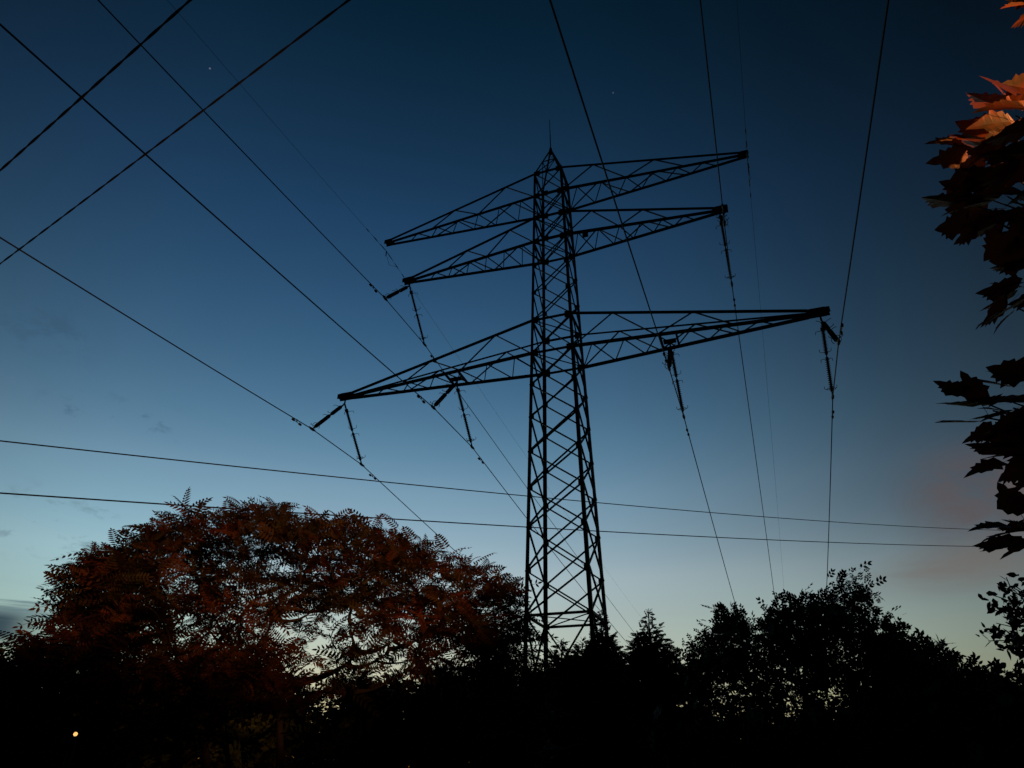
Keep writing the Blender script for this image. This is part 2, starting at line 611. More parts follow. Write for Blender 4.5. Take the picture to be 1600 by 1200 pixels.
def damper(mb, c, d, drop=0.10, s=1.0):
    c = np.asarray(c, float)
    p = c - V(0, 0, drop * s)
    mb.bar(c + V(0, 0, .03), p, 0.05 * s, 0.04 * s)
    mb.tube([p - d * .25 * s, p + d * .25 * s], 0.012 * s, 5)
    for e in (-1, 1):
        q = p + d * .25 * s * e
        mb.tube([q - d * .10 * s * e, q - d * .05 * s * e, q + d * .07 * s * e], np.array([.03, .055, .05]) * s, 7)


def insulator(H, E, label, end_dir):
    """string of two long-rod insulators with arcing horns from hang point H to clamp E"""
    H, E = np.asarray(H), np.asarray(E)
    L = np.linalg.norm(E - H)
    d = (E - H) / L
    side = unit(np.cross(d, V(0, 0, 1)))
    upv = np.cross(side, d)
    root = thing('insulator_string', label, 'insulator', H, 'insulator strings on the pylon')
    P = lambda s: H + d * s
    a0, a1, b0, b1 = .42, 1.38, 1.62, L - .32
    hw = MB()
    hw.tube([H + V(0, 0, .20), H], 0.04, 6)
    hw.bar(H, P(a0), 0.07, 0.045)
    hw.plate(P(a0 - .06), d, side, .16, .18, .03)
    hw.build('hanger_link', 'fitting', root)
    for s0, s1 in ((a0, a1), (b0, b1)):
        rb = MB()
        n = 15
        pts, rs = [], []
        for i in range(n):
            s = s0 + .06 + (s1 - s0 - .12) * i / (n - 1)
            dx = (s1 - s0) / n * .22
            pts += [P(s - dx), P(s), P(s + dx)]
            rs += [.052, .098, .052]
        rb.tube([P(s0)] + pts + [P(s1)], [.04] + rs + [.04], 10)
        rod = rb.build('insulator_rod', 'rod', root)
        cp = MB()
        for s in (s0, s1):
            cp.tube([P(s - .06), P(s + .06)], .062, 8)
        cp.build('end_cap', 'fitting', rod)
    jn = MB()
    jn.bar(P(a1), P(b0), .05, .035)
    jn.build('coupling_link', 'fitting', root)
    for s, sg, ln in ((a0 + .02, 1, .34), (a1 - .02, -1, .28), (b0 + .02, 1, .28), (b1, -1, .30)):
        hn = MB()
        for e in (-1, 1):
            v = side * e * .82 + upv * .5
            base = P(s)
            hn.tube([base, base + v * ln * .6, base + v * ln * .95 + d * sg * .03, base + v * ln + d * sg * .14], .0125, 5)
        hn.build('arcing_horn', 'fitting', root)
    # grading ring at the live end
    c = P(b1 - .05)
    ring = [c + (side * math.cos(t) + upv * math.sin(t)) * .17 for t in np.linspace(R(-60), R(240), 14)]
    hn = MB()
    hn.tube(ring, .0125, 5)
    hn.build('grading_ring', 'fitting', root)
    cl = MB()
    cl.bar(P(b1), E, .05, .05)
    cl.tube([E - end_dir * .24 + V(0, 0, .01), E - end_dir * .1, E + end_dir * .1, E + end_dir * .24 + V(0, 0, .01)], [.03, .06, .06, .03], 7)
    cl.build('wire_clamp', 'fitting', root)
    return root


for key, (H, A, B, m) in LINES.items():
    H, A, B = [V(*q) + UP for q in (H, A, B)]
    if not key.endswith('ear'):
        H = H + V(0, 0, .50)
    earth = key.endswith('ear')
    t1 = np.concatenate([np.linspace(0, 8, 9), np.linspace(9, 70, 40)])
    near = A - np.outer(t1, D1)
    near[:, 2] += m[0] * t1 + m[2] * t1 * t1
    t2 = np.linspace(0, 1, 60) ** 1.6 * 230
    far = B + np.outer(t2, D2)
    far[:, 2] += m[1] * t2 + m[3] * t2 * t2
    r = 0.007 if earth else 0.022
    mb = MB()
    if earth:
        pts = np.concatenate([near[::-1], far[1:]])
        A2 = A
    else:
        pts = np.concatenate([near[::-1], far])
    mb.tube(pts, r, 6)
    where = WHERE[key]
    if earth:
        w = mb.build('earth_wire', 'wire', org=A)
        tag(w, 'thin earth wire running over ' + where, 'power line', 'overhead wires carried by the pylon')
        fx = MB()
        fx.tube([H + V(0, 0, -.05), A], .03, 6)
        for dd, sg in ((D1, -1), (D2, 1)):
            for s0, s1, rr in ((0.0, .75, .028), (1.0, 1.45, .03), (1.9, 2.2, .03)):
                q = []
                for s in (s0, (s0 + s1) / 2, s1):
                    mm = (m[0] * s + m[2] * s * s) if sg < 0 else (m[1] * s + m[3] * s * s)
                    q.append(A + dd * s * sg + V(0, 0, mm))
                fx.tube(q, [rr * .6, rr, rr * .6], 6)
        lo = A + D2 * .9 + V(0, 0, -.75)
        fx.tube([H + D2 * .1, A + D2 * .45 + V(0, 0, -.65), A + D2 * 1.3 + V(0, 0, m[1] * 1.3)], .010, 5)
        fx.build('suspension_clamp', 'fitting', w)
    else:
        w = mb.build('conductor', 'wire', org=A)
        tag(w, 'power line hung below ' + where, 'power line', 'overhead wires carried by the pylon')
        for P0, dd, sg, mm, off in ((A, D1, -1, (m[0], m[2]), 1.15), (B, D2, 1, (m[1], m[3]), 1.15)):
            fx = MB()
            c = P0 + dd * sg * off + V(0, 0, mm[0] * off + mm[1] * off * off)
            damper(fx, c, dd)
            fx.build('vibration_damper', 'fitting', w)
        insulator(H, A, 'insulator string slanting towards viewer from ' + where, D1)
        insulator(H, B, 'insulator string slanting away from viewer from ' + where, D2)

# ------------------------------------------------------------------ low service cables
cd = unit(V(-3.14 + 6.43, 3.84 - 6.02, 0))
for p0, r, lab in ((V(-4.81, 4.94, 6.5), .0145, 'thick black twisted cable crossing the top left corner, nearest the corner'),
                   (V(-4.45, 5.72, 6.5), .0125, 'black cable crossing the upper left sky, second from the corner')):
    s = np.linspace(-30, 30, 61)
    pts = p0 + UP + np.outer(s, cd)
    pts[:, 2] += 0.0012 * s * s - .0
    mb = MB()
    n = np.array([-cd[1], cd[0], 0])
    ss = np.linspace(-30, 30, 900)
    for ph in (0, math.pi):
        q = p0 + UP + np.outer(ss, cd)
        q[:, 2] += 0.0006 * ss * ss + np.sin(ss * 9 + ph) * r * .45
        q += np.outer(np.cos(ss * 9 + ph) * r * .45, n)
        mb.tube(q, r * .62, 5)
    o = mb.build('service_cable', 'cable', org=p0 + UP)
    tag(o, lab, 'cable', 'low service cables')
dl = V(math.cos(.59018), math.sin(.59018), 0)
for (z0, m1, c), r, lab in (((6.89412, .12894, .00063), .0135, 'thin service cable running low across the whole sky, upper of the pair'),
                            ((5.96224, .13481, .00045), .0150, 'thin service cable running low across the whole sky, lower of the pair')):
    s = np.linspace(-24, 75, 120)
    pts = V(0, 18.3273, EYE) + np.outer(s, dl)
    pts[:, 2] += z0 + m1 * s + c * s * s
    mb = MB()
    mb.tube(pts, r, 6)
    o = mb.build('service_cable', 'cable', org=V(0, 18.3273, EYE + z0))
    tag(o, lab, 'cable', 'low service cables')

# ------------------------------------------------------------------ leaf templates


def leaflet(a, b, w, fold=0.12, nrm_=V(0, 0, 1)):
    """thin folded lens of two triangles pairs from a to b"""
    a, b = np.asarray(a, float), np.asarray(b, float)
    d = b - a
    s = unit(np.cross(nrm_, d))
    L = np.linalg.norm(d)
    q1, q2 = a + d * .3, a + d * .62
    vs = [a, q1 + s * w * .5, q2 + s * w * .42, b, q2 - s * w * .42, q1 - s * w * .5]
    vs = [v + nrm_ * (fold * L * (.25 if i in (1, 2, 4, 5) else 0)) for i, v in enumerate(vs)]
    return vs, [(0, 1, 2, 3), (0, 3, 4, 5)]


def join(parts):
    vs, fs, n = [], [], 0
    for v, f in parts:
        vs += list(v)
        fs += [tuple(i + n for i in q) for q in f]
        n += len(v)
    return np.array(vs), fs


def pinnate(pairs=8, ll=.24, wid=.055, droop=.35):
    """feather leaf of unit length along +X, drooping in -Z"""
    parts = []
    P = lambda t: V(t, 0, .18 * t - droop * t * t)
    rach = [P(t) for t in np.linspace(0, 1, 5)]
    for a, b in zip(rach, rach[1:]):
        parts.append(([a + V(0, .006, 0), a - V(0, .006, 0), b - V(0, .005, 0), b + V(0, .005, 0)], [(0, 1, 2, 3)]))
    for i in range(pairs):
        t = .22 + .72 * i / (pairs - 1)
        k = ll * (1 - .55 * abs((t - .45) / .6) ** 1.5)
        for e in (-1, 1):
            a = P(t) + V(0, 0, 0)
            b = a + V(.42 * k, e * k * .88, -.32 * k)
            parts.append(leaflet(a, b, wid))
    parts.append(leaflet(P(1.0) - V(.02, 0, 0), P(1.0) + V(.16, 0, -.10), wid * .9))
    return join(parts)


PIN = [pinnate(7, .29, .080, .45), pinnate(6, .31, .086, .7), pinnate(8, .27, .072, .22)]
LEAF = join([leaflet((0, 0, 0), (1, 0, -.12), .5, .2)])
LEAF2 = join([leaflet((0, 0, 0), (.9, 0, -.3), .42, .2)])


def sprig(n=5):
    """short twig carrying a handful of oval leaves, unit length"""
    parts = [([V(0, .012, 0), V(0, -.012, 0), V(.8, -.006, -.05), V(.8, .006, -.05)], [(0, 1, 2, 3)])]
    for i in range(n):
        t = .2 + .7 * i / (n - 1)
        e = 1 if i % 2 else -1
        a = V(t * .85, 0, -.05 * t)
        b = a + V(.22, e * .36, -.08 + .1 * random.random())
        parts.append(leaflet(a, b, .22, .2))
    parts.append(leaflet(V(.8, 0, -.05), V(1.2, .05, -.12), .2, .2))
    return join(parts)


SPRIG = [sprig(5), sprig(6), sprig(4)]


def frond():
    """flat feathery conifer spray, unit length along +X"""
    parts = [([V(0, .015, 0), V(0, -.015, 0), V(1, -.004, -.08), V(1, .004, -.08)], [(0, 1, 2, 3)])]
    for i in range(7):
        t = .08 + .84 * i / 6
        for e in (-1, 1):
            k = .42 * (1 - t * .72) * random.uniform(.75, 1.15)
            a = V(t, 0, -.08 * t)
            b = a + V(k * .75, e * k * .62, -.10 * k + random.uniform(-.04, .04))
            parts.append(leaflet(a, b, .13, .05))
    return join(parts)


FROND = [frond(), frond(), frond()]

MAPLE_OUT = [(0, 0), (.10, .16), (.02, .34), (.20, .33), (.30, .52), (.42, .36), (.50, .40), (.58, .25), (.70, .27), (.72, .15), (.88, .12), (1.05, 0)]


def maple(bend, wid=1.0, rs=0):
    r_ = random.Random(rs)
    up = [(x + r_.uniform(-.02, .02), y * wid * r_.uniform(.85, 1.15)) for x, y in MAPLE_OUT]
    up[0], up[-1] = (0, 0), (1.05, 0)
    lo = [(x, -y * r_.uniform(.85, 1.15)) for x, y in up]
    vs, fs = [], []
    for k, ring in enumerate((up, lo)):
        o = len(vs)
        for x, y in ring:
            vs.append(V(x, y, -bend * x * x + .22 * abs(y) - .25 * y * y))
        n = len(ring)
        axis = [V(x, 0, -bend * x * x) for x in (0, .2, .42, .62, .82, 1.05)]
        a0 = len(vs)
        vs += axis
        idx = [0, 0, 0, 1, 1, 2, 2, 3, 3, 4, 4, 5]
        for i in range(n - 1):
            p, q = idx[i], idx[i + 1]
            if p == q:
                fs.append((o + i, o + i + 1, a0 + p))
            else:
                fs.append((o + i, o + i + 1, a0 + q, a0 + p))
    # petiole
    b = len(vs)
    vs += [V(0, .008, 0), V(0, -.008, 0), V(-.5, -.008, .12), V(-.5, .008, .12)]
    fs.append((b, b + 1, b + 2, b + 3))
    return np.array(vs), fs


MAPLE = [maple(.08, 1.0, 1), maple(.16, .95, 2), maple(.02, 1.1, 3), maple(.22, .9, 4)]


def rots(dirs, roll=None, up=None):
    """rotation matrices that carry +X onto dirs, with random roll"""
    dirs = np.asarray(dirs, float)
    n = len(dirs)
    d = dirs / (np.linalg.norm(dirs, axis=1, keepdims=True) + 1e-9)
    u = np.tile(V(0, 0, 1), (n, 1)) if up is None else np.asarray(up, float)
    y = np.cross(u, d)
    y /= (np.linalg.norm(y, axis=1, keepdims=True) + 1e-9)
    z = np.cross(d, y)
    a = rng.normal(0, .5, n) if roll is None else roll
    c, s = np.cos(a)[:, None], np.sin(a)[:, None]
    y2, z2 = y * c + z * s, -y * s + z * c
    return np.stack([d, y2, z2], -1)


def interp_outline(outline, x):
    xs_, ys_ = zip(*outline)
    return np.interp(x, xs_, ys_)


def limb(mb, a, b, r0, r1, sag=0.0, wob=0.06, n=6):
    a, b = np.asarray(a, float), np.asarray(b, float)
    L = np.linalg.norm(b - a)
    t = np.linspace(0, 1, n)
    pts = a + np.outer(t, b - a)
    pts[:, 2] += np.sin(t * math.pi) * sag * L
    pts[1:-1] += rng.normal(0, wob * L * .5, (n - 2, 3)) * np.sin(t[1:-1] * math.pi)[:, None]
    mb.tube(pts, r0 + (r1 - r0) * t ** .8, 6, cap=False)
    return pts


def grow(T, start, bf, rtip, name, parent, wob=.10):
    """branch system: every tip joins the nearest wood already there, so limbs fork the way a tree's do"""
    T = np.asarray(T)
    P = [np.asarray(q, float) for q in start]
    path = [0.25 * i for i in range(len(P))]
    owner = [-1] * len(P)
    mid = np.mean(start, 0)
    order = np.argsort(((T - mid) ** 2).sum(1))
    limbs, par = [], []
    for i in order:
        A = np.array(P)
        d = np.sqrt(((A - T[i]) ** 2).sum(1)) * (1 + 1.2 * np.maximum(0, A[:, 2] - T[i][2]))
        j = int(np.argmin(d + bf * np.array(path)))
        a = P[j]
        k = len(limbs)
        limbs.append((a, T[i]))
        par.append(owner[j])
        L = float(np.linalg.norm(T[i] - a))
        bow = V(0, 0, -.10 * L) + rng.normal(0, .06 * L, 3)
        for f in (.3, .55, .8, 1.0):
            P.append(a + (T[i] - a) * f + bow * 4 * f * (1 - f))
            path.append(path[j] + L * f)
            owner.append(k)
        limbs[-1] = (a, T[i], bow)
    cnt = np.ones(len(limbs))
    for k in range(len(limbs) - 1, -1, -1):
        if par[k] >= 0:
            cnt[par[k]] += cnt[k]
    mb = MB()
    for (a, b, bow), c in zip(limbs, cnt):
        t = np.linspace(0, 1, 6)
        pts = a + np.outer(t, b - a) + np.outer(4 * t * (1 - t), bow)
        r = rtip * (1 + (c ** .45 - 1) * (1 - t) ** .8)
        mb.tube(pts, r, 5, cap=False)
    mb.build(name, 'bark', parent, smooth=True)
    return np.array([limbs[k][0] for k in np.argsort(order)])


# ------------------------------------------------------------------ sumacs


def sumac(label, outline, dist, depth, base_px, ntips, leaf_len, mat, thick, trunks, low=None, nleaf=8, group=None):
    """spreading sumac: stems rise from the ground, fork into limbs, each limb ends in a rosette of feather leaves"""
    base = at(base_px, 1100, dist)
    base[2] = 0
    root = thing('sumac_tree', label, 'tree', base, group)
    x0, x1 = outline[0][0], outline[-1][0]
    tips = []
    while len(tips) < ntips:
        px = random.uniform(x0, x1)
        dd = random.uniform(-1, 1)
        k = random.random() ** 1.4 * thick
        top = interp_outline(outline, px)
        py = top + 10 + k + 32 * dd * dd
        D = dist + dd * depth
        tips.append((at(px, py, D), px, py))
    if low:
        for _ in range(int(ntips * .62)):
            px, dd = random.uniform(*low[0]), random.uniform(-1, 1)
            if px > 440 and random.random() < .5:
                continue
            tips.append((at(px, random.uniform(*low[1]), dist + dd * depth), px, 0))
    T = np.array([t[0] for t in tips])
    wood = MB()
    start = []
    mx = T[:, 0].mean()
    for k in range(trunks):
        rt = V(base[0] + (k - (trunks - 1) / 2) * .5, base[1] + random.uniform(-.4, .4), -.15)
        lean = (k - (trunks - 1) / 2) / max(1, trunks) * 2.2
        f = V(base[0] * .6 + mx * .4 + lean * T[:, 0].std() * .8, base[1] + random.uniform(-.6, .6), T[:, 2].mean() * .60)
        t = np.linspace(0, 1, 8)
        pts = rt + np.outer(t, f - rt)
        pts[:, 2] = rt[2] + (f[2] - rt[2]) * t ** .8
        pts[1:-1] += rng.normal(0, .05, (6, 3))
        wood.tube(pts, .085 + (.035 - .085) * t, 7, cap=False)
        start += list(pts[3:])
    tree_wood = wood.build('trunk', 'bark', root, smooth=True)
    inner = grow(T, start, .35, .0055, 'branch', tree_wood)
    lv = MB()
    pos, dirs, scl = [], [], []
    for ti, t in enumerate(T):
        n = nleaf + random.randint(-2, 2)
        o = unit(t - inner[ti])
        a0 = random.uniform(0, 6.28)
        for q in range(n):
            an = a0 + q * 2.4
            e = random.uniform(-.55, .75)
            d = unit(V(math.cos(an), math.sin(an), e) + o * .5)
            pos.append(t + rng.normal(0, .03, 3) - o * random.uniform(0, .2))
            dirs.append(d)
            scl.append(leaf_len * random.uniform(.42, 1.12))
    pos, dirs, scl = np.array(pos), np.array(dirs), np.array(scl)
    which = rng.integers(0, 3, len(pos))
    rt = rots(dirs, rng.normal(0, .75, len(pos)))
    for k in range(3):
        s = which == k
        lv.scatter(PIN[k][0], PIN[k][1], pos[s], rt[s], scl[s])
    lv.build('foliage', mat, root)
    return root


SUM_OUT = [(92, 890), (130, 852), (180, 850), (232, 805), (262, 796), (310, 795), (350, 792), (385, 772), (430, 778), (470, 796), (525, 795), (560, 806), (620, 816), (660, 836),
           (700, 856), (740, 872), (790, 885), (812, 935), (830, 1010)]
sumac('broad reddish sumac with feathery leaves filling the left, thinner in the middle so sky shows', SUM_OUT, 9.6, 1.7, 470, 600, .33, 'sumac', 130, 3,
      low=((110, 815), (925, 1085)), group='sumacs')
sumac('low rust red sumac at the left edge in front of the broad sumac', [(-60, 1010), (10, 1012), (55, 985), (100, 958), (150, 958), (220, 998), (290, 1030)], 7.4, .9, 100, 100, .29,
      'sumac_red', 110, 2, group='sumacs')
sumac('small rust red sumac bush low in the middle of the broad sumac', [(300, 1010), (360, 985), (420, 990), (470, 1020), (490, 1060)], 7.0, .6, 390, 48, .28, 'sumac_red', 120, 2, group='sumacs')
sumac('small dark red sumac shoots at the foot of the pylon', [(740, 1035), (790, 1010), (835, 1025), (865, 1060)], 8.2, .6, 800, 30, .30, 'sumac', 110, 2, group='sumacs')

# ------------------------------------------------------------------ broadleaf trees and shrubs


def broadleaf(name, label, cat, outline, dist, depth, base_px, ntips, leaf, mat, thick, spread=1.0, group=None, per=6, bottom=1240, trunk_r=.14, fill=0):
    base = at(base_px, 1100, dist)
    base[2] = 0
    root = thing(name, label, cat, base, group)
    x0, x1 = outline[0][0], outline[-1][0]
    T = []
    for i in range(ntips):
        px, dd = random.uniform(x0, x1), random.uniform(-1, 1)
        top = interp_outline(outline, px)
        k = random.random() ** 1.2 * (thick if i > fill else max(thick, bottom - top))
        py = min(top + 5 + k + 30 * dd * dd, bottom)
        T.append(at(px, py, dist + dd * depth))
    T = np.array(T)
    wood = MB()
    topz = T[:, 2].max()
    trunk = [base + V(0, 0, -.2), base + V(.05, 0, topz * .25), base + V(-.05, .05, topz * .45), base + V(.02, 0, topz * .62)]
    wood.tube(trunk, [trunk_r, trunk_r * .8, trunk_r * .5, trunk_r * .25], 8)
    tw = wood.build('trunk', 'bark', root, smooth=True)
    inner = grow(T, [base + V(0, 0, topz * q) for q in (.12, .2, .3, .4, .5, .6)], .3, .005, 'branch', tw)
    pos, dirs, scl = [], [], []
    for i, t in enumerate(T):
        o = unit(t - inner[i])
        for q in range(per):
            d = unit(o * .6 + rng.normal(0, .6, 3) + V(0, 0, .1))
            pos.append(t + np.clip(rng.normal(0, leaf * spread, 3), -leaf * 1.1, leaf * 1.1) - o * random.uniform(0, leaf * 1.5))
            dirs.append(d)
            scl.append(leaf * random.uniform(.7, 1.35))
    pos, dirs, scl = np.array(pos), np.array(dirs), np.array(scl)
    which = rng.integers(0, 3, len(pos))
    rt = rots(dirs, rng.normal(0, .9, len(pos)))
    lv = MB()
    for k in range(3):
        s = which == k
        lv.scatter(SPRIG[k][0], SPRIG[k][1], pos[s], rt[s], scl[s])
    lv.build('foliage', mat, root)
    return root


WAL = [(1068, 1050), (1080, 1008), (1100, 978), (1128, 948), (1146, 940), (1162, 956), (1186, 962), (1200, 950), (1240, 930), (1258, 928), (1272, 940), (1290, 914), (1310, 906), (1334, 900), (1348, 896),
       (1358, 925), (1364, 962), (1376, 956), (1400, 955), (1416, 950), (1404, 980), (1422, 1000), (1440, 1010)]
broadleaf('broadleaf_tree', 'dark broadleaf tree with ragged crown right of the pylon', 'tree', WAL, 14.0, 1.6, 1262, 900, .17, 'leaf', 130, .7, 'dark trees along the horizon', 8, 1200, .15, 480)
broadleaf('broadleaf_tree', 'dark bushy tree sloping down to the right behind the ragged crown', 'tree', [(1385, 1010), (1420, 1000), (1452, 1006), (1480, 1030), (1500, 1050)], 17.0, 1.5, 1440, 260, .27,
          'leaf', 130, 1.1, 'dark trees along the horizon', 6, 1210, .14, 140)
broadleaf('broadleaf_tree', 'small hazy outlined tree low near the right edge', 'tree', [(1470, 1032), (1490, 1030), (1515, 1044), (1545, 1058), (1570, 1066)], 24.0, 2.0, 1510, 240, .30, 'leaf', 110, 1.1,
          'dark trees along the horizon', 6, 1215, .14, 140)
broadleaf('broadleaf_tree', 'lowest tree of the row, cut off by the right edge', 'tree', [(1540, 1062), (1560, 1056), (1580, 1066), (1620, 1072), (1680, 1060)], 27.0, 2.0, 1600, 260, .30, 'leaf', 110, 1.1,
          'dark trees along the horizon', 6, 1215, .14, 140)


def shrub(label, outline, dist, depth, base_px, ntips, leaf=.24, mat='leaf', group='dark shrubs below the trees', per=7):
    return broadleaf('shrub', label, 'shrub', outline, dist, depth, base_px, ntips, leaf, mat, 90, 1.2, group, per, 1330, .07, int(ntips * .75))


shrub('black rounded shrub in the bottom left corner, below the rust red sumac', [(-80, 1075), (0, 1062), (80, 1070), (150, 1085), (190, 1100)], 9.2, .8, 60, 330)
shrub('black shrub below the broad sumac, left of its trunks', [(170, 1085), (230, 1060), (300, 1050), (370, 1062), (420, 1080)], 11.2, .8, 300, 360)
shrub('black shrub right under the sumac trunks', [(380, 1090), (430, 1075), (465, 1092), (500, 1120), (560, 1105)], 11.8, .8, 460, 300)
shrub('black shrub between the sumac trunks and the pylon', [(640, 1085), (690, 1070), (740, 1062), (790, 1058), (840, 1060)], 12.0, .8, 740, 380)
shrub('black shrub under the gap between the slim conifer and ragged crown', [(1030, 1140), (1070, 1130), (1110, 1138), (1150, 1120), (1200, 1125)], 12.5, .8, 1110, 330)
shrub('black shrub at the foot of the ragged broadleaf crown', [(1180, 1120), (1240, 1120), (1300, 1128), (1360, 1100), (1400, 1080)], 12.2, .8, 1300, 360)
shrub('black shrub in the bottom right corner', [(1370, 1090), (1430, 1070), (1500, 1078), (1560, 1085), (1680, 1080)], 12.5, .9, 1500, 460)

# ------------------------------------------------------------------ conifers


def conifer(label, px, ytop, dist, slope, frond_len, dens, name='conifer_tree', flare=1.0, group='conifers at the foot of the pylon', droop=-.15, maxw=2.0):
    top = at(px, ytop, dist)
    base = V(top[0], top[1], 0)
    H_ = top[2]
    root = thing(name, label, 'tree', base, group)
    tr = MB()
    tr.tube([base - V(0, 0, .2), base + V(.02, .02, H_ * .5), top - V(0, 0, .05)], [.025 * H_, .014 * H_, .006], 7)
    wood = tr.build('trunk', 'bark', root)
    pos, dirs, scl, br = [], [], [], MB()
    s = 0.04
    while s < H_ * .93:
        w = min(maxw, slope * s ** flare) + .03
        n = max(5, int(dens * (2.4 + w * 10)))
        for q in range(n):
            a = random.uniform(0, 6.28)
            L = w * random.uniform(.55, 1.18)
            z = H_ - s + random.uniform(-.05, .05)
            e = droop + .35 * (1 - s / H_) + random.uniform(-.12, .12)
            p0 = V(base[0], base[1], z)
            d = unit(V(math.cos(a), math.sin(a), e))
            if w > .25:
                br.tube([p0, p0 + d * L * .9], [.012, .004], 4, cap=False)
            m = max(1, int(L / (frond_len * .42)))
            for k in range(m):
                f = (k + .6) / m
                pos.append(p0 + d * L * f * .92)
                dd = unit(d + rng.normal(0, .42, 3) + V(0, 0, random.uniform(-.25, .25)))
                dirs.append(dd)
                scl.append(frond_len * random.uniform(.65, 1.2) * min(1.0, .30 + 1.5 * w))
        s += .075 + .012 * s
    pos, dirs, scl = np.array(pos), np.array(dirs), np.array(scl)
    which = rng.integers(0, 3, len(pos))
    rt = rots(dirs, rng.normal(0, 1.0, len(pos)))
    lv = MB()
    for k in range(3):
        q = which == k
        lv.scatter(FROND[k][0], FROND[k][1], pos[q], rt[q], scl[q])
    # leading shoot
    n = 10
    lv.scatter(FROND[0][0], FROND[0][1], np.array([top - V(0, 0, .03 + .05 * i) for i in range(n)]), rots(np.array([unit(V(math.cos(i * 2.4) * .5, math.sin(i * 2.4) * .5, .9)) for i in range(n)])),
               np.full(n, frond_len * .32))
    lv.build('foliage', 'conifer', root)
    br.build('branch', 'bark', wood)
    return root


conifer('pointed dark spruce standing alone just right of the pylon', 1012, 953, 15.0, .45, .26, 2.8, flare=.9, maxw=.95)
conifer('slim dark conifer covering the right legs of the pylon', 938, 956, 17.0, .38, .26, 3.4, flare=.85, maxw=.56)
conifer('short bushy conifer with spiky top below the pylon, between its legs', 909, 1000, 16.0, .55, .28, 3.2, flare=.8, maxw=.75)
conifer('short bushy conifer with twin tips, left under the pylon', 877, 1000, 15.5, .5, .28, 3.2, flare=.8, maxw=.7)
conifer('small conifer wedged between the slim conifer and lone spruce', 962, 1012, 16.0, .45, .26, 3.0, flare=.85, maxw=.42)
conifer('low conifer at the left leg of the pylon', 842, 1042, 14.5, .6, .28, 3.0, flare=.8, maxw=.7)
conifer('dense dark columnar thuja under the sumac, left of the pair', 562, 1046, 11.5, .55, .22, 3.6, 'thuja', .55, 'dark thujas under the sumac', .1, .36)
conifer('dense dark columnar thuja under the sumac, right of the pair', 612, 1052, 11.8, .55, .22, 3.6, 'thuja', .55, 'dark thujas under the sumac', .1, .38)
conifer('dense dark columnar thuja under the sumac beside the pylon', 690, 1040, 11.5, .55, .22, 3.6, 'thuja', .55, 'dark thujas under the sumac', .1, .42)

# ------------------------------------------------------------------ maple at the right, close to the camera
MB_base = V(3.7, 2.9, 0)
mroot = thing('maple_tree', 'maple branches with lobed leaves hanging in close at the right edge, some lit orange', 'tree', MB_base)
trunk_pts = [MB_base - V(0, 0, .2), MB_base + V(.05, 0, 1.6), MB_base + V(-.1, .05, 3.4), MB_base + V(.05, .1, 5.2)]
tk = MB()
tk.tube(trunk_pts, [.13, .10, .075, .03], 9)
mtrunk = tk.build('trunk', 'bark', mroot, smooth=True)
SPOTS = [
    # (px, py, dist, dir_px angle deg [180 = pointing left], length px)
    (1606, 6, 2.3, 190, 34), (1614, -4, 2.35, 170, 36), (1618, 22, 2.3, 200, 34),
    (1560, 168, 2.5, 165, 48), (1588, 150, 2.45, 150, 52), (1602, 168, 2.4, 175, 60), (1578, 190, 2.5, 190, 55), (1608, 205, 2.4, 190, 62),
    (1505, 226, 2.5, 168, 46), (1512, 244, 2.5, 190, 50), (1535, 232, 2.55, 150, 48), (1548, 212, 2.6, 160, 50), (1565, 235, 2.5, 185, 55), (1600, 240, 2.4, 185, 60),
    (1540, 258, 2.45, 195, 55), (1590, 268, 2.5, 200, 55),
    (1498, 318, 2.45, 176, 54), (1520, 300, 2.5, 160, 50), (1535, 322, 2.55, 188, 58), (1512, 346, 2.45, 196, 48), (1545, 290, 2.5, 150, 52), (1560, 310, 2.5, 180, 56),
    (1558, 348, 2.5, 200, 58), (1530, 358, 2.45, 205, 44), (1585, 335, 2.45, 190, 60), (1600, 300, 2.4, 180, 60), (1605, 358, 2.4, 215, 58), (1572, 366, 2.5, 230, 46),
    (1606, 398, 2.4, 190, 52), (1596, 420, 2.4, 175, 46), (1604, 440, 2.35, 200, 56), (1590, 450, 2.4, 185, 54), (1575, 476, 2.4, 212, 56), (1604, 470, 2.35, 205, 62),
    (1565, 490, 2.4, 200, 44),
    (1520, 636, 2.3, 176, 58), (1508, 616, 2.3, 150, 44), (1530, 626, 2.3, 110, 46), (1522, 660, 2.3, 182, 56), (1550, 632, 2.3, 165, 48), (1575, 604, 2.3, 172, 56), (1602, 590, 2.25, 160, 56),
    (1606, 618, 2.25, 185, 56), (1552, 668, 2.3, 205, 44), (1585, 640, 2.3, 200, 50), (1590, 668, 2.3, 185, 56), (1612, 660, 2.25, 180, 64), (1560, 650, 2.3, 190, 44), (1606, 684, 2.25, 190, 50),
    (1574, 706, 2.3, 168, 56), (1568, 722, 2.3, 192, 52), (1602, 706, 2.25, 180, 60), (1606, 730, 2.25, 196, 56), (1590, 690, 2.3, 120, 44),
    (1578, 822, 2.25, 178, 54), (1592, 800, 2.25, 120, 46), (1606, 830, 2.2, 180, 62), (1580, 850, 2.25, 182, 50), (1608, 852, 2.2, 185, 60),
]
MORE = []
for px, py, D, ang, ln in SPOTS:
    if px > 1530 and py > 60:
        MORE.append((px + random.uniform(8, 26), py + random.uniform(-14, 14), D + random.uniform(.03, .2), ang + random.uniform(-30, 30), ln * random.uniform(.75, .95)))
SPOTS += MORE
camx, camz = V(1, 0, 0), V(0, -math.sin(PITCH), math.cos(PITCH))
pos, dirs, scl, ups = [], [], [], []
tw = MB()
clusters = {}
